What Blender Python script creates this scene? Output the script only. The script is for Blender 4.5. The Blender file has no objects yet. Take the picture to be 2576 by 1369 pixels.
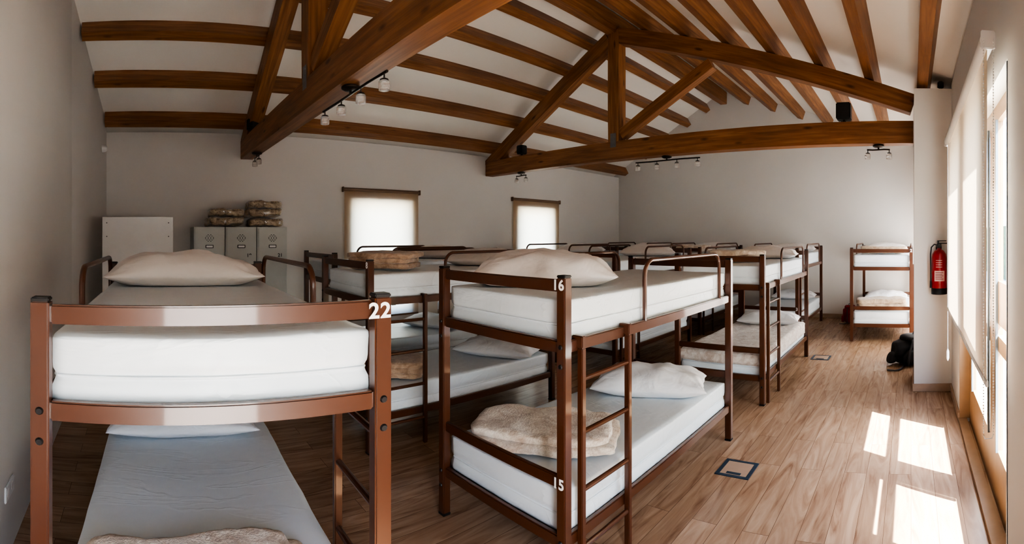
import bpy, bmesh, math, random
from mathutils import Vector, Matrix, noise
random.seed(7)
S=bpy.context.scene
COL=S.collection
PI=math.pi

# ------------------------------------------------------------------ materials
def new_mat(name):
    m=bpy.data.materials.new(name); m.use_nodes=True
    nt=m.node_tree; b=nt.nodes['Principled BSDF']
    return m,nt,b
def N(nt,t,**kw):
    n=nt.nodes.new(t)
    for k,v in kw.items(): setattr(n,k,v)
    return n
def ramp(nt,fac,stops):
    r=N(nt,'ShaderNodeValToRGB')
    e=r.color_ramp.elements
    e[0].position=stops[0][0]; e[0].color=(*stops[0][1],1)
    e[1].position=stops[1][0]; e[1].color=(*stops[1][1],1)
    for p,c in stops[2:]:
        x=e.new(p); x.color=(*c,1)
    nt.links.new(fac,r.inputs[0]); return r.outputs[0]
def coords(nt,scale=(1,1,1),kind='Object'):
    tc=N(nt,'ShaderNodeTexCoord'); mp=N(nt,'ShaderNodeMapping')
    mp.inputs['Scale'].default_value=scale
    nt.links.new(tc.outputs[kind],mp.inputs[0]); return mp.outputs[0]
def noise_tex(nt,vec,scale,detail=4,rough=.55,dist=0):
    n=N(nt,'ShaderNodeTexNoise'); n.inputs['Scale'].default_value=scale
    n.inputs['Detail'].default_value=detail; n.inputs['Roughness'].default_value=rough
    n.inputs['Distortion'].default_value=dist
    nt.links.new(vec,n.inputs['Vector']); return n.outputs['Fac']
def bump(nt,b,h,strength=.2,dist=.01):
    bp=N(nt,'ShaderNodeBump'); bp.inputs['Strength'].default_value=strength
    bp.inputs['Distance'].default_value=dist
    nt.links.new(h,bp.inputs['Height']); nt.links.new(bp.outputs[0],b.inputs['Normal'])
def plain(name,col,rough=.5,metal=0,var=.06,nscale=8,bstr=0,coat=0):
    m,nt,b=new_mat(name)
    v=coords(nt); f=noise_tex(nt,v,nscale)
    c=ramp(nt,f,[(.3,tuple(x*(1-var) for x in col)),(.7,tuple(min(1,x*(1+var)) for x in col))])
    nt.links.new(c,b.inputs['Base Color'])
    b.inputs['Roughness'].default_value=rough; b.inputs['Metallic'].default_value=metal
    if coat: b.inputs['Coat Weight'].default_value=coat; b.inputs['Coat Roughness'].default_value=.06
    if bstr: bump(nt,b,noise_tex(nt,v,nscale*12),bstr,.004)
    return m
M_wall=plain('wall_plaster',(.69,.665,.635),.9,var=.02,nscale=1.2,bstr=.12)
M_ceil=plain('ceiling_plaster',(.80,.765,.71),.9,var=.02,nscale=1.0,bstr=.05)
M_bed=plain('copper_brown_paint',(.080,.026,.010),.35,metal=0,var=.06,nscale=5,coat=.5)
M_black=plain('black_plastic',(.012,.012,.013),.45,var=.1)
M_white=plain('white_paint',(.80,.80,.79),.4,var=.02)
M_num=plain('white_number',(.9,.9,.9),.5,var=.01)
M_dark=plain('dark_ink',(.03,.03,.035),.5)
M_locker=plain('locker_grey_metal',(.50,.52,.50),.4,metal=.05,var=.03)
M_board=plain('bed_base_board',(.13,.085,.06),.6)
M_steel=plain('galvanised_steel',(.25,.26,.27),.4,metal=.8)
M_bronze=plain('dark_bronze',(.045,.035,.028),.35,metal=.6)
M_red=plain('red_paint',(.34,.008,.012),.3,coat=.3)
M_redcloth=plain('red_cloth',(.25,.012,.018),.8)
M_label=plain('label_paper',(.7,.45,.43),.5)
M_bag=plain('black_nylon',(.012,.013,.015),.6,var=.3,bstr=.2)
M_framewood=plain('window_frame_brown',(.30,.185,.10),.4,var=.1)
M_framegrey=plain('window_frame_grey',(.10,.12,.14),.4,var=.05)
M_brown=plain('blind_brown_trim',(.20,.13,.085),.6)
M_sock=plain('socket_blue_steel',(.05,.08,.115),.35,metal=.3)
M_sockin=plain('socket_insert',(.44,.31,.22),.4)
M_ground=plain('outside_paving',(.55,.52,.46),.9,var=.15,nscale=.5)
M_hedge=plain('hedge_leaves',(.05,.09,.035),.9,var=.5,nscale=6,bstr=.8)
M_strap=plain('grey_strap',(.05,.05,.055),.7)

def wood_mat(name,dark,mid,light):
    m,nt,b=new_mat(name)
    v=coords(nt,(.7,11,11)); f=noise_tex(nt,v,2.2,7,.58,.5)
    v2=coords(nt,(.5,1.5,1.5)); g=noise_tex(nt,v2,2.0,3,.5)
    c=ramp(nt,f,[(.25,dark),(.75,light),(.5,mid)])
    c2=ramp(nt,g,[(.3,(.80,.78,.76)),(.7,(1.12,1.10,1.06))])
    mx=N(nt,'ShaderNodeMix',data_type='RGBA',blend_type='MULTIPLY'); mx.inputs[0].default_value=1
    nt.links.new(c,mx.inputs[6]); nt.links.new(c2,mx.inputs[7])
    vk=coords(nt,(1.6,5,5)); vo=N(nt,'ShaderNodeTexVoronoi'); vo.inputs['Scale'].default_value=1.1
    nt.links.new(vk,vo.inputs['Vector'])
    kr=ramp(nt,vo.outputs['Distance'],[(.05,(.35,.3,.28)),(.13,(1,1,1))])
    mk=N(nt,'ShaderNodeMix',data_type='RGBA',blend_type='MULTIPLY'); mk.inputs[0].default_value=1
    nt.links.new(mx.outputs[2],mk.inputs[6]); nt.links.new(kr,mk.inputs[7])
    nt.links.new(mk.outputs[2],b.inputs['Base Color'])
    b.inputs['Roughness'].default_value=.45
    bump(nt,b,f,.3,.005)
    return m
M_timber=wood_mat('stained_timber',(.135,.058,.022),(.255,.112,.043),(.40,.195,.080))

def floor_mat():
    m,nt,b=new_mat('oak_laminate')
    tc=N(nt,'ShaderNodeTexCoord')
    br=N(nt,'ShaderNodeTexBrick'); br.offset=.37; br.offset_frequency=2
    br.inputs['Scale'].default_value=1; br.inputs['Brick Width'].default_value=1.25; br.inputs['Row Height'].default_value=.15
    br.inputs['Mortar Size'].default_value=.0014; br.inputs['Mortar Smooth'].default_value=.3
    br.inputs['Color1'].default_value=(0,0,0,1); br.inputs['Color2'].default_value=(1,1,1,1); br.inputs['Mortar'].default_value=(.5,.5,.5,1)
    nt.links.new(tc.outputs['Object'],br.inputs['Vector'])
    sep=N(nt,'ShaderNodeSeparateColor'); nt.links.new(br.outputs['Color'],sep.inputs[0])
    cmb=N(nt,'ShaderNodeCombineXYZ'); mul=N(nt,'ShaderNodeMath',operation='MULTIPLY'); mul.inputs[1].default_value=17
    nt.links.new(sep.outputs[0],mul.inputs[0]); nt.links.new(mul.outputs[0],cmb.inputs[2]); nt.links.new(mul.outputs[0],cmb.inputs[0])
    mp=N(nt,'ShaderNodeMapping'); mp.inputs['Scale'].default_value=(.8,6,1)
    nt.links.new(tc.outputs['Object'],mp.inputs[0])
    add=N(nt,'ShaderNodeVectorMath',operation='ADD'); nt.links.new(mp.outputs[0],add.inputs[0]); nt.links.new(cmb.outputs[0],add.inputs[1])
    f=noise_tex(nt,add.outputs[0],2.0,7,.55,1.8)
    c=ramp(nt,f,[(.25,(.225,.125,.076)),(.75,(.52,.37,.255)),(.42,(.36,.228,.146)),(.56,(.43,.288,.190))])
    pt=ramp(nt,sep.outputs[0],[(0,(.86,.85,.83)),(1,(1.09,1.09,1.08))])
    mx=N(nt,'ShaderNodeMix',data_type='RGBA',blend_type='MULTIPLY'); mx.inputs[0].default_value=1
    nt.links.new(c,mx.inputs[6]); nt.links.new(pt,mx.inputs[7])
    mm=N(nt,'ShaderNodeMix',data_type='RGBA'); nt.links.new(br.outputs['Fac'],mm.inputs[0])
    nt.links.new(mx.outputs[2],mm.inputs[6]); mm.inputs[7].default_value=(.14,.08,.05,1)
    nt.links.new(mm.outputs[2],b.inputs['Base Color'])
    b.inputs['Roughness'].default_value=.25
    bump(nt,b,f,.03,.003)
    return m
M_floor=floor_mat()

def cloth_mat(name,col,rough=.55,wr=.35,wscale=(3,9,3),fine=0):
    m,nt,b=new_mat(name)
    v=coords(nt,wscale); f=noise_tex(nt,v,1.0,3,.5,1.2)
    v2=coords(nt); g=noise_tex(nt,v2,3,4)
    c=ramp(nt,g,[(.3,tuple(x*.95 for x in col)),(.7,col)])
    nt.links.new(c,b.inputs['Base Color'])
    b.inputs['Roughness'].default_value=rough
    b.inputs['Sheen Weight'].default_value=.15
    bump(nt,b,f,wr,.03)
    return m
def mattress_mat():
    m,nt,b=new_mat('mattress_cover')
    b.inputs['Base Color'].default_value=(.73,.80,.85,1); b.inputs['Roughness'].default_value=.34
    # long soft creases running across the cover
    v=coords(nt,(3.2,1.0,3)); f=noise_tex(nt,v,1.6,4,.5,.9)
    s=N(nt,'ShaderNodeMath',operation='SUBTRACT'); nt.links.new(f,s.inputs[0]); s.inputs[1].default_value=.5
    a=N(nt,'ShaderNodeMath',operation='ABSOLUTE'); nt.links.new(s.outputs[0],a.inputs[0])
    r=ramp(nt,a.outputs[0],[(0,(1,1,1)),(.03,(0,0,0))])
    g=noise_tex(nt,coords(nt,(2,3,3)),1.5,3)
    ad=N(nt,'ShaderNodeMath',operation='MULTIPLY_ADD'); nt.links.new(r,ad.inputs[0]); ad.inputs[1].default_value=.09; nt.links.new(g,ad.inputs[2])
    bump(nt,b,ad.outputs[0],.5,.022)
    return m
M_matt=mattress_mat()
M_pillow=cloth_mat('pillow_cover',(.79,.755,.73),.6,.6,(4,6,5))
M_pillow2=cloth_mat('pillow_cover_cool',(.80,.82,.86),.5,.65,(4,6,5))
def fleece_mat(name,c1,c2):
    m,nt,b=new_mat(name)
    v=coords(nt); f=noise_tex(nt,v,14,5,.65,.8); g=noise_tex(nt,v,90,3)
    c=ramp(nt,f,[(.35,c1),(.62,c2)])
    nt.links.new(c,b.inputs['Base Color']); b.inputs['Roughness'].default_value=.95
    b.inputs['Sheen Weight'].default_value=.5
    ad=N(nt,'ShaderNodeMath',operation='ADD'); nt.links.new(f,ad.inputs[0]); nt.links.new(g,ad.inputs[1])
    bump(nt,b,ad.outputs[0],.6,.012)
    return m
M_fleece=fleece_mat('cream_fleece',(.52,.40,.30),(.84,.76,.65))
M_fleece_tan=fleece_mat('tan_fleece',(.42,.30,.20),(.66,.54,.40))
M_fleece_brown=fleece_mat('brown_fleece',(.35,.23,.15),(.57,.42,.30))
M_cover=fleece_mat('cream_patterned_cover',(.52,.43,.38),(.80,.76,.72))
M_bagged=fleece_mat('bagged_blanket',(.16,.11,.065),(.50,.39,.26)); M_bagged.node_tree.nodes['Principled BSDF'].inputs['Roughness'].default_value=.25
M_bagged.node_tree.nodes['Principled BSDF'].inputs['Coat Weight'].default_value=.6

def translucent_mat(name,col,tcol,fac=.6):
    m=bpy.data.materials.new(name); m.use_nodes=True; nt=m.node_tree
    b=nt.nodes['Principled BSDF']; out=nt.nodes['Material Output']
    v=coords(nt,(1,1,1)); f=noise_tex(nt,v,60,2)
    c=ramp(nt,f,[(.3,tuple(x*.96 for x in col)),(.7,col)])
    nt.links.new(c,b.inputs['Base Color']); b.inputs['Roughness'].default_value=.9
    t=N(nt,'ShaderNodeBsdfTranslucent'); t.inputs[0].default_value=(*tcol,1)
    mx=N(nt,'ShaderNodeMixShader'); mx.inputs[0].default_value=fac
    nt.links.new(b.outputs[0],mx.inputs[1]); nt.links.new(t.outputs[0],mx.inputs[2]); nt.links.new(mx.outputs[0],out.inputs[0])
    return m
M_blind=translucent_mat('beige_blind_fabric',(.32,.20,.125),(1.0,.87,.66),.52)
M_blind2=translucent_mat('cream_blind_fabric',(.66,.55,.43),(.88,.70,.52),.18)
M_blind3=translucent_mat('pale_blind_fabric',(.74,.70,.64),(.86,.84,.80),.34)
def glass_mat():
    m=bpy.data.materials.new('window_glass'); m.use_nodes=True; nt=m.node_tree
    out=nt.nodes['Material Output']; nt.nodes.remove(nt.nodes['Principled BSDF'])
    t=N(nt,'ShaderNodeBsdfTransparent'); t.inputs[0].default_value=(.93,.96,.97,1)
    g=N(nt,'ShaderNodeBsdfGlossy'); g.inputs['Roughness'].default_value=.02
    mx=N(nt,'ShaderNodeMixShader'); mx.inputs[0].default_value=.08
    nt.links.new(t.outputs[0],mx.inputs[1]); nt.links.new(g.outputs[0],mx.inputs[2]); nt.links.new(mx.outputs[0],out.inputs[0])
    return m
M_glass=glass_mat()
m,nt,b=new_mat('lamp_glass'); b.inputs['Base Color'].default_value=(.9,.88,.85,1); b.inputs['Roughness'].default_value=.12
b.inputs['Transmission Weight'].default_value=.7; b.inputs['Alpha'].default_value=.65; M_lamp=m

# ------------------------------------------------------------------ mesh helpers
def box(bm,x0,x1,y0,y1,z0,z1):
    vs=[bm.verts.new((x,y,z)) for x in (x0,x1) for y in (y0,y1) for z in (z0,z1)]
    for f in [(0,1,3,2),(4,6,7,5),(0,4,5,1),(2,3,7,6),(0,2,6,4),(1,5,7,3)]:
        bm.faces.new([vs[i] for i in f])
    return vs
def bev(bm,w,seg=2):
    bmesh.ops.bevel(bm,geom=bm.edges[:],offset=w,segments=seg,affect='EDGES',clamp_overlap=True)
def finish(name,bm,mat,parent=None,loc=(0,0,0),rot=None,smooth=False,kind=None,label=None,category=None,group=None,matrix=None):
    bmesh.ops.recalc_face_normals(bm,faces=bm.faces[:])
    me=bpy.data.meshes.new(name); bm.to_mesh(me); bm.free()
    if mat: me.materials.append(mat)
    if smooth:
        for p in me.polygons: p.use_smooth=True
        if smooth=='angle':
            try: me.set_sharp_from_angle(angle=math.radians(35))
            except Exception: pass
    return mk(name,me,parent,loc,rot,kind,label,category,group,matrix)
def mk(name,me,parent=None,loc=(0,0,0),rot=None,kind=None,label=None,category=None,group=None,matrix=None):
    o=bpy.data.objects.new(name,me); COL.objects.link(o)
    if parent: o.parent=parent
    if matrix is not None: o.matrix_basis=matrix
    else:
        o.location=loc
        if rot is not None: o.rotation_euler=rot
    tag(o,kind,label,category,group); return o
def tag(o,kind=None,label=None,category=None,group=None):
    if kind: o['kind']=kind
    if label: o['label']=label
    if category: o['category']=category
    if group: o['group']=group
def empty(name,loc,rotz=0,label=None,category=None,group=None):
    o=mk(name,None,None,loc,(0,0,rotz),None,label,category,group); o.empty_display_size=.1; return o
def cyl(bm,p0,p1,r0,r1=None,seg=16,caps=True):
    r1=r0 if r1 is None else r1
    p0=Vector(p0);p1=Vector(p1);d=(p1-p0).normalized()
    a=d.orthogonal().normalized(); b_=d.cross(a)
    A=[];B=[]
    for i in range(seg):
        t=2*PI*i/seg; o=a*math.cos(t)+b_*math.sin(t)
        A.append(bm.verts.new(p0+o*r0)); B.append(bm.verts.new(p1+o*r1))
    for i in range(seg):
        j=(i+1)%seg; bm.faces.new([A[i],A[j],B[j],B[i]])
    if caps: bm.faces.new(A[::-1]); bm.faces.new(B)
def tube(bm,pts,r,seg=10):
    pts=[Vector(p) for p in pts]; rings=[]
    d=(pts[1]-pts[0]).normalized(); a=d.orthogonal().normalized()
    for i,p in enumerate(pts):
        if i==0: t=(pts[1]-pts[0])
        elif i==len(pts)-1: t=pts[-1]-pts[-2]
        else: t=(pts[i+1]-pts[i]).normalized()+(pts[i]-pts[i-1]).normalized()
        t.normalize(); a=(a-t*a.dot(t)).normalized(); b_=t.cross(a)
        rings.append([bm.verts.new(p+(a*math.cos(2*PI*k/seg)+b_*math.sin(2*PI*k/seg))*r) for k in range(seg)])
    for i in range(len(rings)-1):
        for k in range(seg):
            l=(k+1)%seg; bm.faces.new([rings[i][k],rings[i][l],rings[i+1][l],rings[i+1][k]])
    bm.faces.new(rings[0][::-1]); bm.faces.new(rings[-1])
def lathe(bm,prof,seg=24,c=(0,0)):
    rings=[]
    for r,z in prof:
        rings.append([bm.verts.new((c[0]+r*math.cos(2*PI*k/seg),c[1]+r*math.sin(2*PI*k/seg),z)) for k in range(seg)])
    for i in range(len(rings)-1):
        for k in range(seg):
            l=(k+1)%seg; bm.faces.new([rings[i][k],rings[i][l],rings[i+1][l],rings[i+1][k]])
    bm.faces.new(rings[0][::-1]); bm.faces.new(rings[-1])
def prism(bm,poly,axis,a,b_):
    def P(p,t):
        return (t,p[0],p[1]) if axis=='x' else ((p[0],t,p[1]) if axis=='y' else (p[0],p[1],t))
    A=[bm.verts.new(P(p,a)) for p in poly]; B=[bm.verts.new(P(p,b_)) for p in poly]
    n=len(poly)
    for i in range(n):
        j=(i+1)%n; bm.faces.new([A[i],A[j],B[j],B[i]])
    bm.faces.new(A[::-1]); bm.faces.new(B)
def text_mesh(txt,size,bold=.045):
    c=bpy.data.curves.new('txt','FONT'); c.body=txt; c.size=size; c.offset=bold*size*.6; c.extrude=.0006; c.space_character=1.08
    c.align_x='CENTER'; c.align_y='CENTER'
    o=bpy.data.objects.new('txt',c); COL.objects.link(o)
    bpy.context.view_layer.update()
    me=bpy.data.meshes.new_from_object(o.evaluated_get(bpy.context.evaluated_depsgraph_get()))
    bpy.data.objects.remove(o); return me
def sub_box(bm,nx,ny,nz):
    bmesh.ops.create_cube(bm,size=2)
    def cut(axis,n):
        for i in range(1,n):
            p=-1+2*i/n; co=[0,0,0]; no=[0,0,0]; co[axis]=p; no[axis]=1
            bmesh.ops.bisect_plane(bm,geom=bm.verts[:]+bm.edges[:]+bm.faces[:],plane_co=co,plane_no=no)
    cut(0,nx);cut(1,ny);cut(2,nz)

# ------------------------------------------------------------------ room shell
YW=6.47; XE=9.5; YR=-.42; YRIDGE=3.83
def zc(y): return 3.10+.59*(YW-y) if y>YRIDGE else 3.40+.33*y
def wall_x(y):
    pts=[(6.47,-.485),(4.83,-.71),(2.0,-.66),(-.42,-.66)]
    for (a,xa),(b_,xb) in zip(pts,pts[1:]):
        if y>=b_: 
            t=(a-y)/(a-b_); return xa+(xb-xa)*t
    return -.66
bm=bmesh.new(); box(bm,-1.1,XE+.3,YR-.25,YW+.25,-.12,0)
finish('floor',bm,M_floor,kind='structure',label='light oak laminate plank floor')
bm=bmesh.new()
prism(bm,[(YW+.25,zc(YW+.25)),(YRIDGE,zc(YRIDGE)),(YR-.25,zc(YR-.25)),(YR-.25,zc(YR-.25)+.15),(YRIDGE,zc(YRIDGE)+.15),(YW+.25,zc(YW+.25)+.15)],'x',-1.1,XE+.3)
finish('ceiling',bm,M_ceil,kind='structure',label='white sloping ceiling')
bm=bmesh.new()
prism(bm,[(YR-.2,0),(YW+.2,0),(YW+.2,zc(YW+.2)-.001),(YRIDGE,zc(YRIDGE)-.001),(YR-.2,zc(YR-.2)-.001)],'x',XE,XE+.2)
finish('wall_end',bm,M_wall,kind='structure',label='white plaster gable wall')
bm=bmesh.new()
ys=[YW+.2,YW,4.83,YRIDGE,2.0,YR,YR-.2]
prev=None
for y in ys:
    x=wall_x(min(y,YW)) if y<=YW else wall_x(YW)-.03
    col=[bm.verts.new((x,y,0)),bm.verts.new((x,y,zc(y)-.001)),bm.verts.new((x-.2,y,zc(y)-.001)),bm.verts.new((x-.2,y,0))]
    if prev:
        for i in range(4):
            j=(i+1)%4; bm.faces.new([prev[i],prev[j],col[j],col[i]])
    else: bm.faces.new(col)
    prev=col
bm.faces.new(prev[::-1])
finish('wall_left',bm,M_wall,kind='structure',label='white plaster side wall')
def wall_with_openings(name,x0,x1,y0,y1,ztop,ops,label):
    bm=bmesh.new(); cur=x0
    for (a,b_,z0,z1) in ops:
        box(bm,cur,a,y0,y1,0,ztop)
        if z0>0: box(bm,a,b_,y0,y1,0,z0)
        box(bm,a,b_,y0,y1,z1,ztop); cur=b_
    box(bm,cur,x1,y0,y1,0,ztop)
    return finish(name,bm,M_wall,kind='structure',label=label)
NW=[(2.95,3.93,.45,2.13),(6.23,7.19,.45,2.13)]
wall_with_openings('wall_back',-.75,XE,YW,YW+.2,zc(YW+.2)-.002,NW,'white plaster long wall with two windows')
wall_with_openings('wall_right',-.75,XE,YR-.2,YR,zc(YR-.2)-.002,[(-.1,.65,.05,2.35),(2.1,4.2,.0,2.38),(6.0,9.0,.05,2.35)],'white plaster window wall')
bm=bmesh.new(); box(bm,5.05,5.62,YR,-.03,0,3.13)
finish('wall_pillar',bm,M_wall,kind='structure',label='white plaster pillar')
M_skirt=plain('skirting_wood',(.42,.30,.21),.5,var=.1)
def skirt(name,*b):
    bm=bmesh.new(); box(bm,*b); bev(bm,.004,1); finish(name,bm,M_skirt,kind='structure')
skirt('baseboard_pillar',5.035,5.05,YR,-.015,0,.08)
skirt('baseboard_pillar',5.05,5.62,-.03,-.015,0,.08)
skirt('baseboard_end',XE-.015,XE,YR,YW,0,.08)
skirt('baseboard_back',-.45,XE-.015,YW-.015,YW,0,.08)
skirt('baseboard_right',4.2,5.03,YR,YR+.015,0,.08)

def frame(bm,x0,x1,z0,z1,y,t,w):
    box(bm,x0,x0+w,y,y+t,z0,z1); box(bm,x1-w,x1,y,y+t,z0,z1)
    box(bm,x0+w,x1-w,y,y+t,z0,z0+w); box(bm,x0+w,x1-w,y,y+t,z1-w,z1)
k=1
for (x0,x1,z0,z1) in NW:
    bm=bmesh.new(); frame(bm,x0+.002,x1-.002,z0+.002,z1-.002,YW+.10,.06,.05)
    w=finish('window_%d'%k,bm,M_framewood,kind='structure',label='brown framed window')
    bm=bmesh.new(); box(bm,x0+.05,x1-.05,YW+.125,YW+.131,z0+.05,z1-.05)
    finish('glass_pane',bm,M_glass,parent=w)
    k+=1
bm=bmesh.new()
y0,y1=YR-.12,YR-.085
for a,b_ in [(2.102,2.17),(2.83,3.10),(3.97,4.198)]: box(bm,a,b_,y0,y1,.002,2.378)
for a,b_ in [(2.17,2.83),(3.10,3.97)]:
    for za,zb in [(.002,.34),(.93,1.02),(2.28,2.378)]: box(bm,a,b_,y0,y1,za,zb)
box(bm,2.17,2.83,y0,y1,1.09,1.34)  # extra panel added to narrow the sun strip on the floor
w=finish('window_3',bm,M_framewood,kind='structure',label='wood framed glazed door unit with transom')
for a,b_ in [(2.17,2.83),(3.10,3.97)]:
    for za,zb in ((.34,.93),(1.02 if a>3 else 1.34,2.28)):
        bm=bmesh.new(); box(bm,a,b_,YR-.105,YR-.099,za,zb); finish('glass_pane',bm,M_glass,parent=w)
for a in (2.17,2.80,3.10,3.94):
    bm=bmesh.new(); box(bm,a,a+.03,YR-.084,YR-.07,.34,2.28)
    finish('sash_trim',bm,M_framegrey,parent=w,label='dark grey sash edge')
bm=bmesh.new(); box(bm,2.1,4.2,YR-.06,YR+.012,0,.035); finish('trim_1',bm,M_framewood,kind='structure')
bm=bmesh.new(); box(bm,2.1,2.112,YR-.084,YR+.004,.036,2.37); finish('trim_2',bm,M_framegrey,kind='structure')
bm=bmesh.new(); box(bm,4.188,4.2,YR-.084,YR+.004,.036,2.37); finish('trim_3',bm,M_framewood,kind='structure')
bm=bmesh.new(); frame(bm,-.098,.648,.052,2.348,YR-.14,.06,.07); box(bm,-.028,.578,YR-.14,YR-.08,.9,.98)
finish('window_4',bm,M_framewood,kind='structure',label='unseen wood framed glazed door unit added for light')  # out-of-view opening added to throw light on the nearest bunk
bm=bmesh.new(); frame(bm,6.002,8.998,.052,2.348,YR-.14,.08,.08); box(bm,7.44,7.56,YR-.14,YR-.06,.13,2.27)
finish('window_5',bm,M_framewood,kind='structure',label='unseen wood framed glazed door unit added for light')  # hidden opening added to brighten the far end of the room

def roller_blind(x0,x1,zt,zb,y,side,mat,label,chain=True,r=.025,trim=M_brown):
    e=empty('roller_blind',((x0+x1)/2,y,zb),0,label,'blind'); L=(x1-x0)/2; H=zt-zb
    bm=bmesh.new(); nz=14; rows=[]
    for i in range(nz+1):
        z=H*i/nz
        rows.append([bm.verts.new((-L+2*L*j/10,.004*math.sin(3*j/10*PI+i*.3)*(1-i/nz),z)) for j in range(11)])
    for i in range(nz):
        for j in range(10): bm.faces.new([rows[i][j],rows[i][j+1],rows[i+1][j+1],rows[i+1][j]])
    finish('blind_fabric',bm,mat,parent=e,smooth=True)
    bm=bmesh.new(); cyl(bm,(-L-.01,side*.0,H),(L+.01,side*.0,H),r,seg=20)
    finish('roller_tube',bm,trim,parent=e,smooth='angle')
    bm=bmesh.new(); box(bm,-L,L,-.006,.006,-.02,.006); bev(bm,.003,1); finish('bottom_bar',bm,trim,parent=e)
    for sx in (-1,1):
        bm=bmesh.new(); box(bm,sx*(L+.022)-.006,sx*(L+.022)+.006,-.03,.03,H-.04,H+.035); bev(bm,.004,2); finish('bracket',bm,trim,parent=e)
    return e,L,H
roller_blind(2.81,4.06,2.28,.42,YW-.035,1,M_blind,'beige roller blind drawn down over sunlit window')
roller_blind(6.08,7.33,2.28,.42,YW-.035,1,M_blind,'beige roller blind drawn down over sunlit window')
e,L,H=roller_blind(1.98,4.1,2.40,1.0,YR+.11,-1,M_blind2,'cream roller blind half lowered over glazed door',r=.032,trim=M_white)
bm=bmesh.new()
for dy in (-.02,.02):
    z=-.2
    while z<H:
        bmesh.ops.create_icosphere(bm,subdivisions=1,radius=.0035,matrix=Matrix.Translation((-L-.035,dy,z))); z+=.012
    tube(bm,[(-L-.035,dy,-.2),(-L-.035,dy,H)],.001,4)
tube(bm,[(-L-.035,-.02,-.2),(-L-.035,-.014,-.215),(-L-.035,.014,-.215),(-L-.035,.02,-.2)],.0025,6)
o=finish('bead_chain',bm,M_white,parent=e,label='white bead chain'); o['kind']='stuff'
bm=bmesh.new(); lathe(bm,[(.004,-.0),(.012,.02),(.012,.08),(.004,.1)],12,(L+.02,0))
tube(bm,[(L+.02,0,.09),(L+.02,0,H+.44)],.0025,6)
finish('pull_cord',bm,M_white,parent=e,loc=(0,0,-.45))
roller_blind(-.16,.71,2.40,1.55,YR+.08,-1,M_blind3,'pale roller blind half lowered over the added unseen door',r=.032,trim=M_white)  # belongs to the added near opening, limits the light let in
roller_blind(5.9,9.1,2.40,.35,YR+.08,-1,M_blind3,'pale roller blind drawn down over the added hidden door',r=.032,trim=M_white)  # belongs to the added far opening, softens the light let in

bm=bmesh.new(); box(bm,-30,60,-40,YR-.25,-.32,-.12); finish('outside_ground',bm,M_ground,kind='structure')
bm=bmesh.new(); box(bm,-30,40,YW+.25,46,-.32,-.12); finish('outside_ground',bm,M_ground,kind='structure')
bm=bmesh.new(); sub_box(bm,60,4,6)
for v in bm.verts:
    p=Vector((v.co.x*20,v.co.y*.5,(v.co.z+1)*1.05)); n=noise.noise(p*1.3)
    if v.co.z>-.9: p+=Vector((n*.2,n*.25,n*.25))
    v.co=p
o=finish('added_hedge',bm,M_hedge,loc=(24,-4.2,-.125),label='clipped dark green hedge dimming the bright view outside',category='added_hedge'); o['kind']='stuff'  # invented foliage row, added to tone down the glare outdoors

# ------------------------------------------------------------------ timber roof
def beam_obj(name,p0,p1,w,h,parent=None,up=(0,0,1),mat=None,**kw):
    p0=Vector(p0);p1=Vector(p1);d=p1-p0;L=d.length;x=d.normalized()
    u=Vector(up); z=(u-x*u.dot(x)).normalized(); y=z.cross(x)
    bm=bmesh.new(); n=max(2,int(L/.35))
    rings=[]
    for i in range(n+1):
        t=L*i/n; ring=[]
        for sy,sz in ((-1,-1),(1,-1),(1,1),(-1,1)):
            ring.append(bm.verts.new((t,sy*w/2,sz*h/2)))
        rings.append(ring)
    for i in range(n):
        for q in range(4):
            r=(q+1)%4; bm.faces.new([rings[i][q],rings[i][r],rings[i+1][r],rings[i+1][q]])
    bm.faces.new(rings[0][::-1]); bm.faces.new(rings[-1])
    long=[e for e in bm.edges if abs((e.verts[0].co-e.verts[1].co).normalized().x)>.9]
    bmesh.ops.bevel(bm,geom=long,offset=.007,segments=1,affect='EDGES')
    off=random.uniform(0,50)
    for v in bm.verts:
        nz=noise.noise(Vector((v.co.x*2.2+off,v.co.y*9,v.co.z*9)))
        v.co.y+=nz*.003; v.co.z+=nz*.002
    M=Matrix.Identity(4)
    for i,vv in enumerate((x,y,z)):
        for j in range(3): M[j][i]=vv[j]
    M.translation=p0
    return finish(name,bm,mat or M_timber,parent=parent,matrix=M,**kw)
sl=math.atan(.59); sr=math.atan(.33)
PL='brown stained timber purlin running under the white ceiling'
for y in (6.33,5.76,5.2,4.72,4.27):
    n=Vector((0,math.sin(sl),math.cos(sl))); h=.17
    c=Vector((0,y,zc(y)))-n*(h/2+.002)
    beam_obj('roof_purlin',(wall_x(min(c.y,YW))+.02,c.y,c.z),(XE-.002,c.y,c.z),.115,h,up=n,label=PL,category='roof beam',group='purlins on the steep roof slope')
for y in (3.28,2.71,2.14,1.57,1.0,.42,-.17):
    n=Vector((0,-math.sin(sr),math.cos(sr))); h=.17
    c=Vector((0,y,zc(y)))-n*(h/2+.002)
    beam_obj('roof_purlin',(wall_x(c.y)+.02,c.y,c.z),(XE-.002,c.y,c.z),.115,h,up=n,label=PL,category='roof beam',group='purlins on the shallow roof slope')
beam_obj('ridge_beam',(wall_x(YRIDGE)+.02,YRIDGE,zc(YRIDGE)-.175),(XE-.002,YRIDGE,zc(YRIDGE)-.175),.14,.25,label='thick brown timber ridge beam at the roof peak',category='roof beam')

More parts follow.
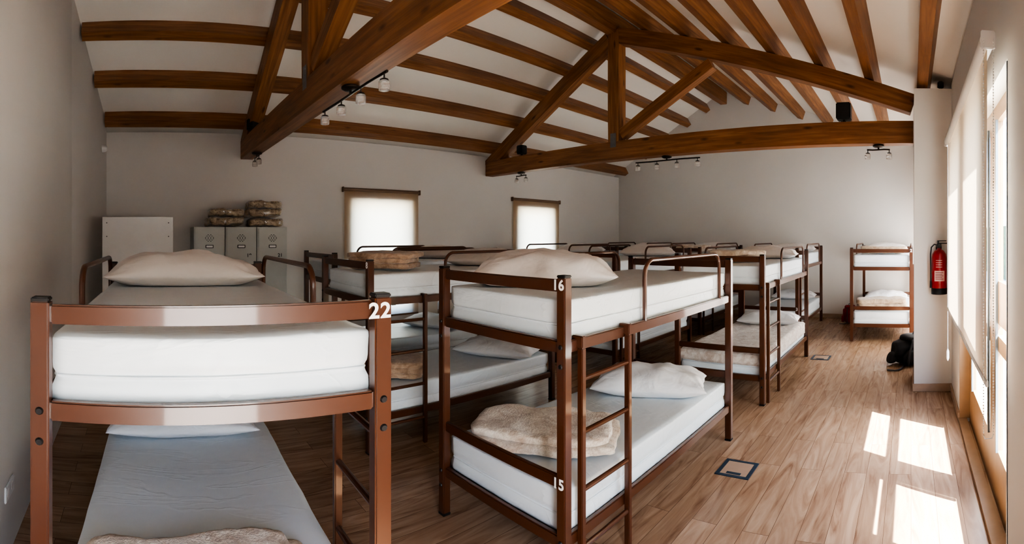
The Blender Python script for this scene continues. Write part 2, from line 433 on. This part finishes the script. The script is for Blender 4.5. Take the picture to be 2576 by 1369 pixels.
def truss(x,yend,label):
    e=empty('roof_truss',(x,3.0,2.64),0,label,'roof truss')
    def W(p): return (p[0]-x,p[1]-3.0,p[2]-2.64)
    beam_obj('tie_beam',W((x,YW-.01,2.765)),W((x,yend,2.765)),.17,.25,parent=e)
    zl=lambda y: 2.915+.585*(YW-y); zr=lambda y: 3.20+.33*y
    h=.21
    nl=Vector((0,math.sin(sl),math.cos(sl))); nr=Vector((0,-math.sin(sr),math.cos(sr)))
    beam_obj('rafter',W((x,YW-.02,zl(YW-.02)-h/2/nl.z)),W((x,YRIDGE+.06,zl(YRIDGE+.06)-h/2/nl.z)),.16,h,parent=e,up=nl)
    ye=yend+.005
    beam_obj('rafter',W((x,YRIDGE-.06,zr(YRIDGE-.06)-h/2/nr.z)),W((x,ye,zr(ye)-h/2/nr.z)),.16,h,parent=e,up=nr)
    beam_obj('king_post',W((x,3.80,2.89-.0)),W((x,3.80,4.40)),.17,.18,parent=e,up=(0,1,0))
    beam_obj('strut',W((x,3.70,2.98)),W((x,2.38,3.72)),.13,.14,parent=e)
    for sx in (-1,1):
        bm=bmesh.new()
        xx=sx*.088
        box(bm,xx-.002,xx+.002,.755,.845,.17,.36)
        for yy in (.78,.82):
            for zz in (.20,.28,.33): cyl(bm,(xx,yy,zz),(xx+sx*.006,yy,zz),.008,seg=8)
        finish('steel_bracket',bm,M_steel,parent=e,label='grey galvanised steel bracket')
    return e
truss(1.39,YR+.005,'brown timber roof truss with king post above the front bunks')
truss(5.53,-.025,'brown timber roof truss with king post resting on the pillar')

def speaker(loc,rot,s,label):
    e=empty('speaker',loc,rot,label,'speaker')
    bm=bmesh.new(); box(bm,-.09*s,.09*s,-.09*s,.09*s,.03,.03+.2*s); bev(bm,.012,2); finish('cabinet',bm,M_black,parent=e,smooth='angle')
    bm=bmesh.new(); box(bm,-.094*s,-.088*s,-.075*s,.075*s,.045,.015+.2*s); bev(bm,.002,1)
    finish('grille',bm,M_bag,parent=e)
    bm=bmesh.new(); box(bm,-.03,.03,-.03,.03,0,.008); box(bm,-.01,.01,-.01,.01,.006,.035); finish('bracket',bm,M_black,parent=e)
speaker((5.50,.76,2.892),0,.92,'small black speaker standing on the tie beam')
speaker((5.50,5.62,2.892),0,.7,'small black speaker standing on the tie beam')
speaker((1.37,5.95,2.892),.3,.75,'small black speaker standing on the tie beam')
speaker((5.15,-.31,3.131),0,.36,'tiny black speaker standing on top of the pillar')

def track(x,ya,yb,n,label):
    yc=(ya+yb)/2; e=empty('track_light',(x,yc,2.638),0,label,'light fixture'); h=abs(ya-yb)/2
    bm=bmesh.new(); lathe(bm,[(.05,0),(.065,-.008),(.065,-.02),(.045,-.03),(.01,-.032)],20); finish('canopy',bm,M_bronze,parent=e,smooth='angle')
    bm=bmesh.new(); cyl(bm,(0,0,-.02),(0,0,-.055),.01); tube(bm,[(0,-h,-.055),(0,-h/2,-.052),(0,h/2,-.058),(0,h,-.055)],.009); finish('mounting_bar',bm,M_bronze,parent=e,smooth='angle')
    for i in range(n):
        y=-h*.93+2*h*.93*i/(n-1)
        bm=bmesh.new(); cyl(bm,(0,0,0),(0,0,-.030),.005,seg=8)
        lathe(bm,[(.010,-.026),(.026,-.034),(.028,-.042),(.026,-.044)],18)
        s=finish('spotlight',bm,M_bronze,parent=e,loc=(0,y,-.06),smooth='angle')
        bm=bmesh.new(); lathe(bm,[(.028,-.043),(.034,-.048),(.035,-.072),(.032,-.075),(.035,-.079),(.034,-.100),(.022,-.104)],18)
        finish('glass_shade',bm,M_lamp,parent=s,smooth='angle')
track(1.39,2.55,3.60,4,'four-lamp bronze track light with glass shades under the beam')
track(5.53,2.55,3.49,4,'four-lamp bronze track light with glass shades under the beam')
track(5.53,.24,.50,2,'two-lamp bronze track light with glass shades under the beam')
track(5.53,5.55,5.78,2,'two-lamp bronze track light with glass shades under the beam')
track(1.39,5.75,5.98,2,'two-lamp bronze track light with glass shades under the beam')

# ------------------------------------------------------------------ bunk beds
L,W,P=1.95,.90,1.43
PW=.050
def bar_box(bm,x0,x1,y0,y1,z0,z1,b=.005):
    t=bmesh.new(); box(t,x0,x1,y0,y1,z0,z1); bev(t,b,2)
    me=bpy.data.meshes.new('t'); t.to_mesh(me); t.free(); bm.from_mesh(me); bpy.data.meshes.remove(me)
def make_parts():
    parts=[]
    def add(name,bm,mat,label=None,smooth='angle'):
        o=finish(name,bm,mat,smooth=smooth,label=label); parts.append(o); return o
    hp=PW/2
    for (px,py) in ((0,0),(0,W),(L,0),(L,W)):
        bm=bmesh.new(); bar_box(bm,px-hp,px+hp,py-hp,py+hp,.012,P-.010)
        sx=-1 if px==0 else 1
        add('bed_post',bm,M_bed)
        bm=bmesh.new(); bar_box(bm,px-hp+.001,px+hp-.001,py-hp+.001,py+hp-.001,P-.012,P,.003)
        add('post_cap',bm,M_black,'black plastic end cap')
        bm=bmesh.new(); bar_box(bm,px-hp-.001,px+hp+.001,py-hp-.001,py+hp+.001,0,.015,.003)
        add('foot_cap',bm,M_black,'black plastic foot')
        for z in (1.03,1.115,.175,.26):
            bm=bmesh.new(); cyl(bm,(px+sx*(hp-.001),py,z),(px+sx*(hp+.006),py,z),.012,.008,seg=12)
            add('bolt',bm,M_black,'black bolt cap')
    for z0 in (.225,1.085):
        for py in (0,W):
            bm=bmesh.new(); bar_box(bm,hp,L-hp,py-.014,py+.014,z0,z0+.055); add('side_rail',bm,M_bed)
        for px in (0,L):
            bm=bmesh.new(); bar_box(bm,px-.014,px+.014,hp,W-hp,z0,z0+.055); add('end_rail',bm,M_bed)
        bm=bmesh.new(); box(bm,.015,L-.015,.015,W-.015,z0+.012,z0+.03)
        for q in range(7): box(bm,.2+q*.25,.23+q*.25,.015,W-.015,z0-.008,z0+.012)
        add('bed_base',bm,M_board,'dark slatted bed base',smooth=False)
    for z0 in (.487,1.355):
        for px in (0,L):
            bm=bmesh.new(); bar_box(bm,px-.012,px+.012,hp,W-hp,z0,z0+.055); add('headboard_bar',bm,M_bed)
    for py in (0,W):
        yy=py
        pts=[(.68,yy,1.12),(.68,yy,1.36)]
        for a in range(1,8):
            t=a/8*PI/2; pts.append((.68+.09*(1-math.cos(t)),yy,1.38+.09*math.sin(t)))
        pts.append((1.66,yy,1.47))
        for a in range(1,8):
            t=a/8*PI/2; pts.append((1.66+.09*math.sin(t),yy,1.38+.09*math.cos(t)))
        pts+= [(1.75,yy,1.36),(1.75,yy,1.12)]
        bm=bmesh.new(); tube(bm,pts,.0125,10); add('guard_rail',bm,M_bed)
    bm=bmesh.new()
    for xx in (.085,.465):
        bar_box(bm,xx-.015,xx+.015,-.046,-.016,.0,1.10,.004)
        bar_box(bm,xx-.015,xx+.015,-.046,.016,1.10,1.155,.004)
    for z in (.20,.46,.72,.96):
        cyl(bm,(.085,-.031,z),(.465,-.031,z),.012,seg=10)
    add('ladder',bm,M_bed)
    return parts
TEMPLATE=make_parts()
beds=[]
def place_bed(x,y,rot,label,numbers=(),detail=True,sy=1.0):
    e=empty('bunk_bed',(x,y,0),rot,label,'bunk bed','copper-brown steel bunk beds in the dormitory')
    e.scale=(1,sy,1)
    if not beds:
        for p in TEMPLATE: p.parent=e
    else:
        for p in TEMPLATE:
            if not detail and p.name.split('.')[0] in ('bolt','foot_cap'): continue
            c=p.copy(); COL.objects.link(c); c.parent=e
    for txt,z,yo in numbers:
        me=text_mesh(txt,.064); me.materials.append(M_num)
        M=Matrix(((0,0,-1,-PW/2-.0016),(-1,0,0,yo),(0,1,0,z),(0,0,0,1)))
        mk('bed_number',me,parent=e,matrix=M,label='white printed number %s'%txt)
    beds.append(e); return e
BL='copper-brown steel bunk bed with ladder'
B=[
 (.690,1.310,math.atan2(1,.045),BL+', numbered 22',(('22',1.378,.012),),True,1.085),
 (1.63,1.40,0,BL+', numbered 16 and 15',(('16',1.385,.012),('15',.515,.012))),
 (1.61,3.22,0,BL+', numbered 8',(('8',1.385,.0),)),
 (1.95,4.72,0,BL+', beside the long wall',(),False),
 (4.42,1.386,0,BL+' and cream covered lower bunk',()),
 (4.62,3.20,0,BL+', in the middle row',(),False),
 (4.95,4.74,0,BL+', beside the window',(),False),
 (7.08,1.68,0,BL+', near the end wall, numbered 3',(('3',.515,0),),False),
 (7.15,3.30,0,BL+', middle row near the end wall',(),False),
 (7.25,4.78,0,BL+', in the corner',(),False),
 (7.37,.0,0,BL+', beside window wall, numbered 2',(('2',1.385,0),),False),
]
for b_ in B: place_bed(*b_)

def mattress_mesh(seed):
    bm=bmesh.new(); sub_box(bm,30,16,14)
    LX,WY,HZ=(L-.05)/2,(W-.038)/2,.1
    def rnd(v):
        r=.016; h=Vector((LX,WY,HZ)); a=[]
        for k_ in range(3):
            t=v[k_]; a.append(math.copysign(abs(t)**(.75 if k_<2 else .9),t)*h[k_])
        p=Vector(a)
        q=Vector([max(-h[i]+r,min(h[i]-r,p[i])) for i in range(3)])
        d=p-q
        return q+d.normalized()*r if d.length>1e-6 else p
    for v in bm.verts:
        a=v.co.copy(); p=rnd(a)
        n=noise.noise(Vector((p.x*2.5+seed*9,p.y*3,p.z*6)))
        n2=noise.noise(Vector((p.x*7+seed*5,p.y*9,p.z*9+3)))
        dent=.010*math.exp(-((p.z+.02)/.016)**2)
        if a.z>.9: p.z+=(n-.6)*.004+n2*.0015
        if abs(a.x)>.99: p.x-=(abs(n*.006+n2*.003)+dent)*(1 if a.x>0 else -1)
        if abs(a.y)>.99: p.y-=(abs(n*.006+n2*.003)+dent)*(1 if a.y>0 else -1)
        v.co=p
    pts=[];r=.03; X=LX-.009;Y=WY-.009
    for cx,cy,a0 in ((X-r,Y-r,0),(-X+r,Y-r,PI/2),(-X+r,-Y+r,PI),(X-r,-Y+r,1.5*PI)):
        for k_ in range(6):
            t=a0+k_/5*PI/2; pts.append((cx+r*math.cos(t),cy+r*math.sin(t),-.02+.008*noise.noise(Vector((cx+t,cy,seed)))))
    pts.append(pts[0]); tube(bm,pts,.005,6)
    bmesh.ops.recalc_face_normals(bm,faces=bm.faces[:])
    me=bpy.data.meshes.new('mattress'); bm.to_mesh(me); bm.free()
    for p in me.polygons: p.use_smooth=True
    me.materials.append(M_matt); return me
MM=[mattress_mesh(i) for i in range(3)]
def bed_world(e,lx,ly,z):
    r=e.rotation_euler.z; c,s=math.cos(r),math.sin(r); ly*=e.scale.y
    return (e.location.x+lx*c-ly*s,e.location.y+lx*s+ly*c,z)
for i,e in enumerate(beds):
    for j,z in enumerate((.262,1.122)):
        o=mk('mattress',MM[(i+j)%3],loc=bed_world(e,L/2,W/2,z+.1),rot=(0,0,e.rotation_euler.z),
           label='pale blue-white wipe-clean mattress on the %s bunk'%('lower','upper')[j],category='mattress',group='mattresses on the bunk beds')
        o.scale=(1,e.scale.y*(1.004 if i==0 else 1),1)
def pillow_mesh(seed,mat):
    bm=bmesh.new(); nx,ny=44,28; a=.40;b_=.215;h=.155
    top=[];bot=[]
    def prof(s,t): return max(0,(1-abs(s)**2.6))**.55*max(0,(1-abs(t)**2.4))**.6
    for i in range(nx+1):
        s=math.sin((-1+2*i/nx)*PI/2); rt=[];rb=[]
        for j in range(ny+1):
            t=math.sin((-1+2*j/ny)*PI/2)
            x=a*s*(1-.055*(1-t*t)); y=b_*t*(1-.07*(1-s*s))
            p=prof(s,t); w=noise.noise(Vector((x*6+seed*7,y*8,0))); w2=noise.noise(Vector((x*13+seed*3,y*16,5)))
            ang=math.atan2(abs(y)-b_,abs(x)-a); cr=math.sin(ang*14+seed)*math.exp(-((abs(x)-a)**2+(abs(y)-b_)**2)/.016)
            edge=min(1,p*3)
            zt=.045+h*.72*p+edge*(w*.020+w2*.011+cr*.010); zb=.045-.045*min(1,p*1.6)
            x+=.012*w2; y+=.010*w
            if i in (0,nx) or j in (0,ny):
                v=bm.verts.new((x,y,.045)); rt.append(v); rb.append(v)
            else: rt.append(bm.verts.new((x,y,zt))); rb.append(bm.verts.new((x,y,zb)))
        top.append(rt);bot.append(rb)
    for i in range(nx):
        for j in range(ny):
            bm.faces.new([top[i][j],top[i+1][j],top[i+1][j+1],top[i][j+1]])
            try: bm.faces.new([bot[i][j],bot[i][j+1],bot[i+1][j+1],bot[i+1][j]])
            except ValueError: pass
    bmesh.ops.recalc_face_normals(bm,faces=bm.faces[:])
    me=bpy.data.meshes.new('pillow'); bm.to_mesh(me); bm.free()
    for p in me.polygons: p.use_smooth=True
    me.materials.append(mat); return me
PM=[pillow_mesh(i,M_pillow) for i in range(3)]; PC=[pillow_mesh(i+5,M_pillow2) for i in range(2)]
ZU,ZL=1.324,.464
def pillow(x,y,z,dx,dy,s=1,me=None,i=[0],lab='white pillow on the upper bunk mattress',sz=None):
    i[0]+=1; me=me or (PM[i[0]%3] if z>1 else PC[i[0]%2])
    o=mk('pillow',me,loc=(x,y,z),rot=(0,0,math.atan2(dy,dx)),label=lab if z>1 else 'white pillow on the lower bunk mattress',category='pillow',group='white pillows on the bunks')
    o.scale=(s,s,sz or s)
pillow(.235,2.88,ZU,1,-.05,1.12,PM[0],sz=1.2)
pillow(.225,2.92,ZL,1,-.03,1.08,sz=.95)
pillow(2.06,1.93,ZU,.70,-.71,1.02,PM[1],sz=1.25)
pillow(3.10,1.83,ZL,.40,-.92,1.03,sz=1.25)
pillow(3.12,3.68,ZU,.7,-.71); pillow(3.15,3.55,ZL,.45,-.9)
pillow(3.6,5.2,ZU,.6,-.8); pillow(3.5,5.15,ZL,.5,-.85)
pillow(6.05,1.84,ZU,.15,-.99); pillow(6.1,1.82,ZL+.015,.15,-.99)
pillow(6.1,3.65,ZU,.5,-.86); pillow(6.15,3.65,ZL,.3,-.95)
pillow(6.5,5.2,ZU,.5,-.86); pillow(6.5,5.2,ZL,.3,-.95)
pillow(8.7,2.13,ZU,.1,-1); pillow(8.75,2.13,ZL,.1,-1)
pillow(8.8,3.75,ZU,.1,-1); pillow(8.9,5.23,ZU,.1,-1)
pillow(8.95,.45,ZU,.05,-1); pillow(8.9,.45,ZL,.05,-1)

def fold_mesh(seed,lx,ly,h,layers,mat,rough=1.0):
    bm=bmesh.new(); th=h/layers
    for k_ in range(layers):
        t=bmesh.new(); sub_box(t,30,22,4)
        ex=1+.05*math.sin(k_*2.1+seed); ey=1+.06*math.cos(k_*1.7+seed); ox=.014*math.sin(k_*3+seed); oy=.014*math.cos(k_*5+seed)
        for v in t.verts:
            a=v.co.copy(); hx,hy,hz=lx/2*ex,ly/2*ey,th*.56
            e_=6; l=(abs(a.x)**e_+abs(a.y)**e_)**(1/e_) ; mxx=max(abs(a.x),abs(a.y),1e-6); f_=mxx/l if l>1e-6 else 1
            p=Vector((a.x*f_*hx,a.y*f_*hy,a.z*hz))
            edge=max(0,(mxx-.86)/.14); p.z*=math.sqrt(max(0,1-edge*edge*.6))
            n=noise.noise(Vector((p.x*5+seed*4,p.y*5,k_*1.7))); n2=noise.noise(Vector((p.x*14+seed,p.y*14,k_*3+p.z*9))); n3=noise.noise(Vector((p.x*34+seed,p.y*34,p.z*30)))
            p.z+=n*.016*rough+n2*.009*rough+n3*.003*rough; p.x+=n2*.014*rough+n*.012; p.y+=n*.018*rough+n3*.004
            v.co=(p.x+ox,p.y+oy,p.z+th*(k_+.5)+.012)
        me=bpy.data.meshes.new('t'); t.to_mesh(me); t.free(); bm.from_mesh(me); bpy.data.meshes.remove(me)
    zmin=min(v.co.z for v in bm.verts)
    for v in bm.verts: v.co.z-=zmin
    bmesh.ops.recalc_face_normals(bm,faces=bm.faces[:])
    me=bpy.data.meshes.new('blanket'); bm.to_mesh(me); bm.free()
    for p in me.polygons: p.use_smooth=True
    me.materials.append(mat); return me
def blanket(x,y,z,rot,me,label,group='folded fleece blankets on the bunks'):
    mk('folded_blanket',me,loc=(x,y,z),rot=(0,0,rot),label=label,category='blanket',group=group)
blanket(2.0,1.86,ZL,-1.0,fold_mesh(1,.76,.48,.085,2,M_fleece,.9),'fluffy cream fleece blanket folded on the lower bunk end')
blanket(.17,1.54,ZL,.03,fold_mesh(2,.74,.36,.075,2,M_fleece,.9),'cream fleece blanket folded on the lower bunk')
blanket(1.98,3.68,ZU,-.9,fold_mesh(3,.56,.42,.13,3,M_fleece_brown,.8),'brown fleece blanket folded in three on the upper bunk')
blanket(2.0,3.52,ZL,-.6,fold_mesh(4,.5,.4,.13,3,M_fleece_brown,.8),'brown fleece blanket folded on the lower bunk')
blanket(5.05,1.90,ZU,-1.1,fold_mesh(5,.6,.4,.11,2,M_fleece),'cream fleece blanket folded on the upper bunk')
blanket(7.85,.45,ZU,-1.5,fold_mesh(6,.7,.42,.10,2,M_fleece_tan),'tan fleece blanket folded on the upper bunk')
blanket(7.72,.47,ZL,-1.5,fold_mesh(7,.76,.44,.14,2,M_fleece_tan),'tan fleece blanket folded on the lower bunk')
blanket(7.9,3.75,ZU,-1.5,fold_mesh(8,.6,.4,.10,2,M_fleece),'cream fleece blanket folded on the upper bunk')

bm=bmesh.new()
nx,ny=60,34; rows=[]
for i in range(nx+1):
    r_=[]
    for j in range(ny+1):
        u=-1.07+2.14*i/nx; v=-.59+1.18*j/ny
        hw=.40+.031; hl=.905+.046
        ax=max(0,abs(u)-hl); ay=max(0,abs(v)-hw)
        x=math.copysign(min(abs(u),hl),u); y=math.copysign(min(abs(v),hw),v)
        drop=max(ax,ay); 
        n=noise.noise(Vector((u*5,v*6,2))); n2=noise.noise(Vector((u*14,v*14,7)))
        z=.470+n*.008+.005*n2 - drop*.95
        if drop>0:
            x+=(math.copysign(.004+.008*abs(n2),u) if ax>0 else 0); y+=(math.copysign(.004+.012*abs(n2),v) if ay>0 else 0)
        r_.append(bm.verts.new((x,y,z)))
    rows.append(r_)
for i in range(nx):
    for j in range(ny): bm.faces.new([rows[i][j],rows[i+1][j],rows[i+1][j+1],rows[i][j+1]])
o=finish('bed_cover',bm,M_cover,loc=(4.42+L/2,1.386+W/2,.0),smooth=True,label='cream patterned cover spread over the lower mattress',category='bed cover')
sm=o.modifiers.new('s','SOLIDIFY'); sm.thickness=.005

# ------------------------------------------------------------------ lockers
def locker(x0,x1,num):
    e=empty('locker',((x0+x1)/2,6.22,0),0,'grey metal locker with vented door'+(' numbered %s'%num if num else ''),'locker','grey metal lockers against the long wall')
    w=(x1-x0)/2-.004; H=1.72
    bm=bmesh.new(); box(bm,-w,w,-.2,.23,.06,H); bev(bm,.004,1)
    finish('body',bm,M_locker,parent=e)
    for sx in (-1,1):
        for yy in (-.17,.2):
            bm=bmesh.new(); box(bm,sx*(w-.03)-.015,sx*(w-.03)+.015,yy-.015,yy+.015,0,.06); finish('leg',bm,M_locker,parent=e)
    bm=bmesh.new(); box(bm,-w+.015,w-.015,-.218,-.2,.08,H-.02); bev(bm,.005,2)
    d=finish('door',bm,M_locker,parent=e)
    bm=bmesh.new()
    for r_ in range(6):
        n=[2,3,4,4,3,2][r_]
        for c in range(n):
            xx=(c-(n-1)/2)*.032; zz=H-.10-r_*.016
            pts=[(xx-.011,zz),(xx,zz+.0055),(xx+.011,zz),(xx,zz-.0055)]
            prism(bm,pts,'y',-.2192,-.2178)
    o=finish('vent',bm,M_dark,parent=d,label='diamond pattern of dark vent holes'); o['kind']='stuff'
    bm=bmesh.new(); box(bm,-.05,.05,-.224,-.217,H-.265,H-.225); bev(bm,.004,1); finish('handle',bm,M_dark,parent=d)
    bm=bmesh.new(); box(bm,-.04,.04,-.226,-.2235,H-.257,H-.233); finish('name_card',bm,M_white,parent=d)
    if num:
        me=text_mesh(num,.06); me.materials.append(M_dark)
        mk('door_number',me,parent=d,matrix=Matrix(((1,0,0,.1),(0,0,-1,-.2195),(0,1,0,H-.36),(0,0,0,1))),label='dark number %s'%num)
locker(.62,1.02,None); locker(1.02,1.425,'19'); locker(1.425,1.83,'21')
BG='bagged blankets on top of the lockers'
fb1=fold_mesh(11,.50,.34,.085,1,M_bagged,1.7); fb2=fold_mesh(12,.46,.34,.08,1,M_bagged,1.8)
blanket(1.05,6.22,1.722,.1,fb1,'brown blanket folded in a clear plastic bag on the lockers',BG)
blanket(1.07,6.22,1.845,-.08,fb2,'brown blanket folded in a clear bag, stacked on another',BG)
blanket(1.58,6.2,1.722,-.08,fb2,'brown blanket folded in a clear plastic bag on the lockers',BG)
blanket(1.55,6.22,1.835,.1,fb1,'brown blanket folded in a clear bag, stacked on another',BG)
blanket(1.56,6.2,1.950,-.05,fb2,'brown blanket in a clear bag on top of the stack',BG)
e=empty('cabinet',(-.06,5.55,0),0,'white laminate cabinet standing against the wall','cabinet')
bm=bmesh.new(); box(bm,-.39,.39,-.16,.2,0,1.80); bev(bm,.003,1); finish('body',bm,M_white,parent=e)
bm=bmesh.new(); box(bm,-.39,.39,-.178,-.161,.02,1.815); bev(bm,.003,1); p=finish('back_panel',bm,M_white,parent=e)
for xx in (-.34,.34):
    for zz in (1.75,1.6):
        bm=bmesh.new(); cyl(bm,(xx,-.178,zz),(xx,-.181,zz),.006,seg=10); finish('screw',bm,M_dark,parent=p)

# ------------------------------------------------------------------ fire extinguisher
e=empty('fire_extinguisher',(4.965,-.285,1.02),0,'red fire extinguisher hung on the white pillar','fire extinguisher')
bm=bmesh.new(); lathe(bm,[(.02,.0),(.070,.005),(.078,.03),(.078,.36),(.072,.40),(.05,.435),(.022,.45),(.02,.465)],32); finish('cylinder',bm,M_red,parent=e,smooth='angle')
bm=bmesh.new(); lathe(bm,[(.074,-.006),(.081,-.004),(.081,.055),(.079,.058)],32); finish('base_ring',bm,M_black,parent=e,smooth='angle')
bm=bmesh.new(); lathe(bm,[(.022,.462),(.024,.47),(.024,.505),(.015,.51)],16)
bar_box(bm,-.014,.014,-.08,.02,.505,.517,.003); bar_box(bm,-.012,.012,-.075,.015,.53,.54,.003); cyl(bm,(0,.01,.50),(0,.01,.54),.01)
cyl(bm,(-.02,0,.487),(-.045,0,.487),.017,seg=14)
finish('valve_handle',bm,M_black,parent=e,smooth='angle')
bm=bmesh.new(); tube(bm,[(0,.02,.49),(-.01,.05,.50),(-.02,.08,.47),(-.02,.088,.40),(-.02,.086,.25),(-.02,.086,.12)],.007,10); cyl(bm,(-.02,.086,.13),(-.02,.086,.06),.009,.012,seg=12)
finish('hose',bm,M_black,parent=e,smooth='angle')
bm=bmesh.new()
def patch(bm,a0,a1,z0,z1,r):
    v0=None
    for k_ in range(9):
        t=a0+(a1-a0)*k_/8; c=[bm.verts.new((r*math.cos(t),r*math.sin(t),z)) for z in (z0,z1)]
        if v0: bm.faces.new([v0[0],c[0],c[1],v0[1]])
        v0=c
patch(bm,PI-.7,PI+.7,.13,.235,.0785)
lab=finish('label',bm,M_label,parent=e,label='pale instruction label')
bm=bmesh.new()
for q in range(5): patch(bm,PI-.55,PI+.5-.15*(q%2),.15+q*.016,.155+q*.016,.0790)
o=finish('label_print',bm,M_redcloth,parent=lab); o['kind']='stuff'
bm=bmesh.new()
for q in range(4): patch(bm,PI-.5,PI+.35,.27+q*.022,.276+q*.022,.0786)
o=finish('cylinder_print',bm,M_label,parent=e,label='pale printed lines'); o['kind']='stuff'
bm=bmesh.new(); box(bm,.07,.085,-.03,.03,.38,.48); finish('wall_bracket',bm,M_black,parent=e)

# ------------------------------------------------------------------ floor boxes
for (x,y) in ((3.15,1.17),(6.34,1.18)):
    e=empty('floor_socket',(x,y,0),0,'steel floor socket box set into the laminate floor','floor socket','floor socket boxes')
    bm=bmesh.new(); frame2=[(-.12,.12,-.12,-.095),(-.12,.12,.095,.12),(-.12,-.095,-.095,.095),(.095,.12,-.095,.095)]
    for a,b_,c,d in frame2: box(bm,a,b_,c,d,0,.005)
    finish('frame',bm,M_sock,parent=e)
    bm=bmesh.new(); box(bm,-.093,.093,-.093,.093,0,.004); finish('lid',bm,M_sockin,parent=e)
    bm=bmesh.new(); box(bm,-.085,-.06,-.05,.05,.004,.007); finish('handle',bm,M_sock,parent=e)

# ------------------------------------------------------------------ bags
def blob(nx,ny,nz,dx,dy,dz,exp,seed,amp):
    bm=bmesh.new(); sub_box(bm,nx,ny,nz)
    for v in bm.verts:
        a=v.co; l=(abs(a.x)**exp+abs(a.y)**exp+abs(a.z)**exp)**(1/exp); p=Vector((a.x/l*dx,a.y/l*dy,a.z/l*dz))
        n=noise.noise(Vector((p.x*9+seed,p.y*9,p.z*9))); p*=1+amp*n; v.co=p
    return bm
def backpack(x,y,rot,s,mat,label,squash=1,lean=0):
    e=empty('backpack',(x,y,0),rot,label,'backpack')
    def ad(name,bm,m,loc=(0,0,0)):
        for v in bm.verts:
            c=v.co+Vector(loc); c.z*=squash; c.y+=lean*c.z*(.6+c.z); v.co=c*s
        return finish(name,bm,m,parent=e,smooth=True)
    ad('body',blob(12,12,14,.15,.21,.24,3,1,.22),mat,(0,0,.245))
    ad('front_pocket',blob(8,10,10,.06,.14,.13,3,4,.2),mat,(-.16,0,.16))
    ad('top_lid',blob(8,10,6,.15,.17,.06,3,6,.2),mat,(-.01,0,.47))
    ad('side_pocket',blob(8,8,8,.07,.05,.1,3,7,.1),mat,(-.02,.21,.13))
    for sy in (-.07,.07):
        bm=bmesh.new(); tube(bm,[(-.12,sy,.50),(-.19,sy*1.3,.44),(-.225,sy*1.5,.3),(-.235,sy*1.4,.14),(-.22,sy*1.2,.03)],.014,8); ad('strap',bm,M_strap)
    bm=bmesh.new(); tube(bm,[(-.02,-.04,.52),(0,-.03,.57),(0,.03,.57),(-.02,.04,.52)],.01,8); ad('carry_handle',bm,M_strap)
    bm=bmesh.new(); tube(bm,[(-.15,.1,.02),(-.28,.2,.015),(-.33,.28,.03),(-.25,.33,.015)],.012,8); ad('hip_belt',bm,M_strap)
backpack(6.22,.05,.4,1.12,M_bag,'black nylon backpack slumped on the floor beside the pillar',.60,-.35)
backpack(9.0,1.13,.2,.62,M_redcloth,'red backpack on the floor beside the bunk')

bm=bmesh.new(); lathe(bm,[(.05,0),(.05,.02),(.045,.045),(.03,.065),(.01,.07)],20)
M=Matrix.Translation((wall_x(6.2),6.2,2.72))@Matrix.Rotation(PI/2,4,'Y')
finish('wall_sensor',bm,M_white,matrix=M,smooth='angle',label='small white sensor mounted on the wall corner',category='sensor')
e=empty('wall_socket',(wall_x(2.35)+.0,2.35,.30),0,'white double wall socket plate','socket')
bm=bmesh.new(); box(bm,0,.012,-.075,.075,0,.08); bev(bm,.004,2); finish('plate',bm,M_white,parent=e)
for yy in (-.037,.037):
    bm=bmesh.new(); cyl(bm,(.012,yy,.04),(.0135,yy,.04),.02,seg=20); finish('outlet',bm,M_pillow,parent=e)

# ------------------------------------------------------------------ light
w=bpy.data.worlds.new('sky'); S.world=w; w.use_nodes=True; nt=w.node_tree; bg=nt.nodes['Background']
sky=N(nt,'ShaderNodeTexSky'); sky.sky_type='NISHITA'; sky.sun_disc=False; sky.sun_elevation=math.radians(50); sky.sun_rotation=math.radians(210)
sky.air_density=1.0; sky.dust_density=2.0
nt.links.new(sky.outputs[0],bg.inputs[0]); bg.inputs[1].default_value=1.6
d=Vector((.6,1,-1.47)).normalized()
sl_=bpy.data.lights.new('sun','SUN'); sl_.energy=55; sl_.angle=math.radians(.6); sl_.color=(1,.95,.87)
so=bpy.data.objects.new('sun',sl_); COL.objects.link(so); so.rotation_euler=d.to_track_quat('-Z','Y').to_euler()

# ------------------------------------------------------------------ camera
cam=bpy.data.cameras.new('camera'); co=bpy.data.objects.new('camera',cam); COL.objects.link(co)
S.camera=co; co.location=(0,0,1.6); co.rotation_euler=(PI/2,0,.8163-PI/2)
cam.type='PANO'; cam.panorama_type='CENTRAL_CYLINDRICAL'
cam.central_cylindrical_range_u_min=-math.radians(60); cam.central_cylindrical_range_u_max=math.radians(60)
cam.central_cylindrical_range_v_min=-774/1230; cam.central_cylindrical_range_v_max=595/1230
cam.clip_start=.02
S.view_settings.view_transform='AgX'
try: S.view_settings.look='AgX - High Contrast'
except Exception: pass
S.view_settings.exposure=.9
try:
    S.view_settings.use_white_balance=True
    S.view_settings.white_balance_temperature=6200
except Exception: pass
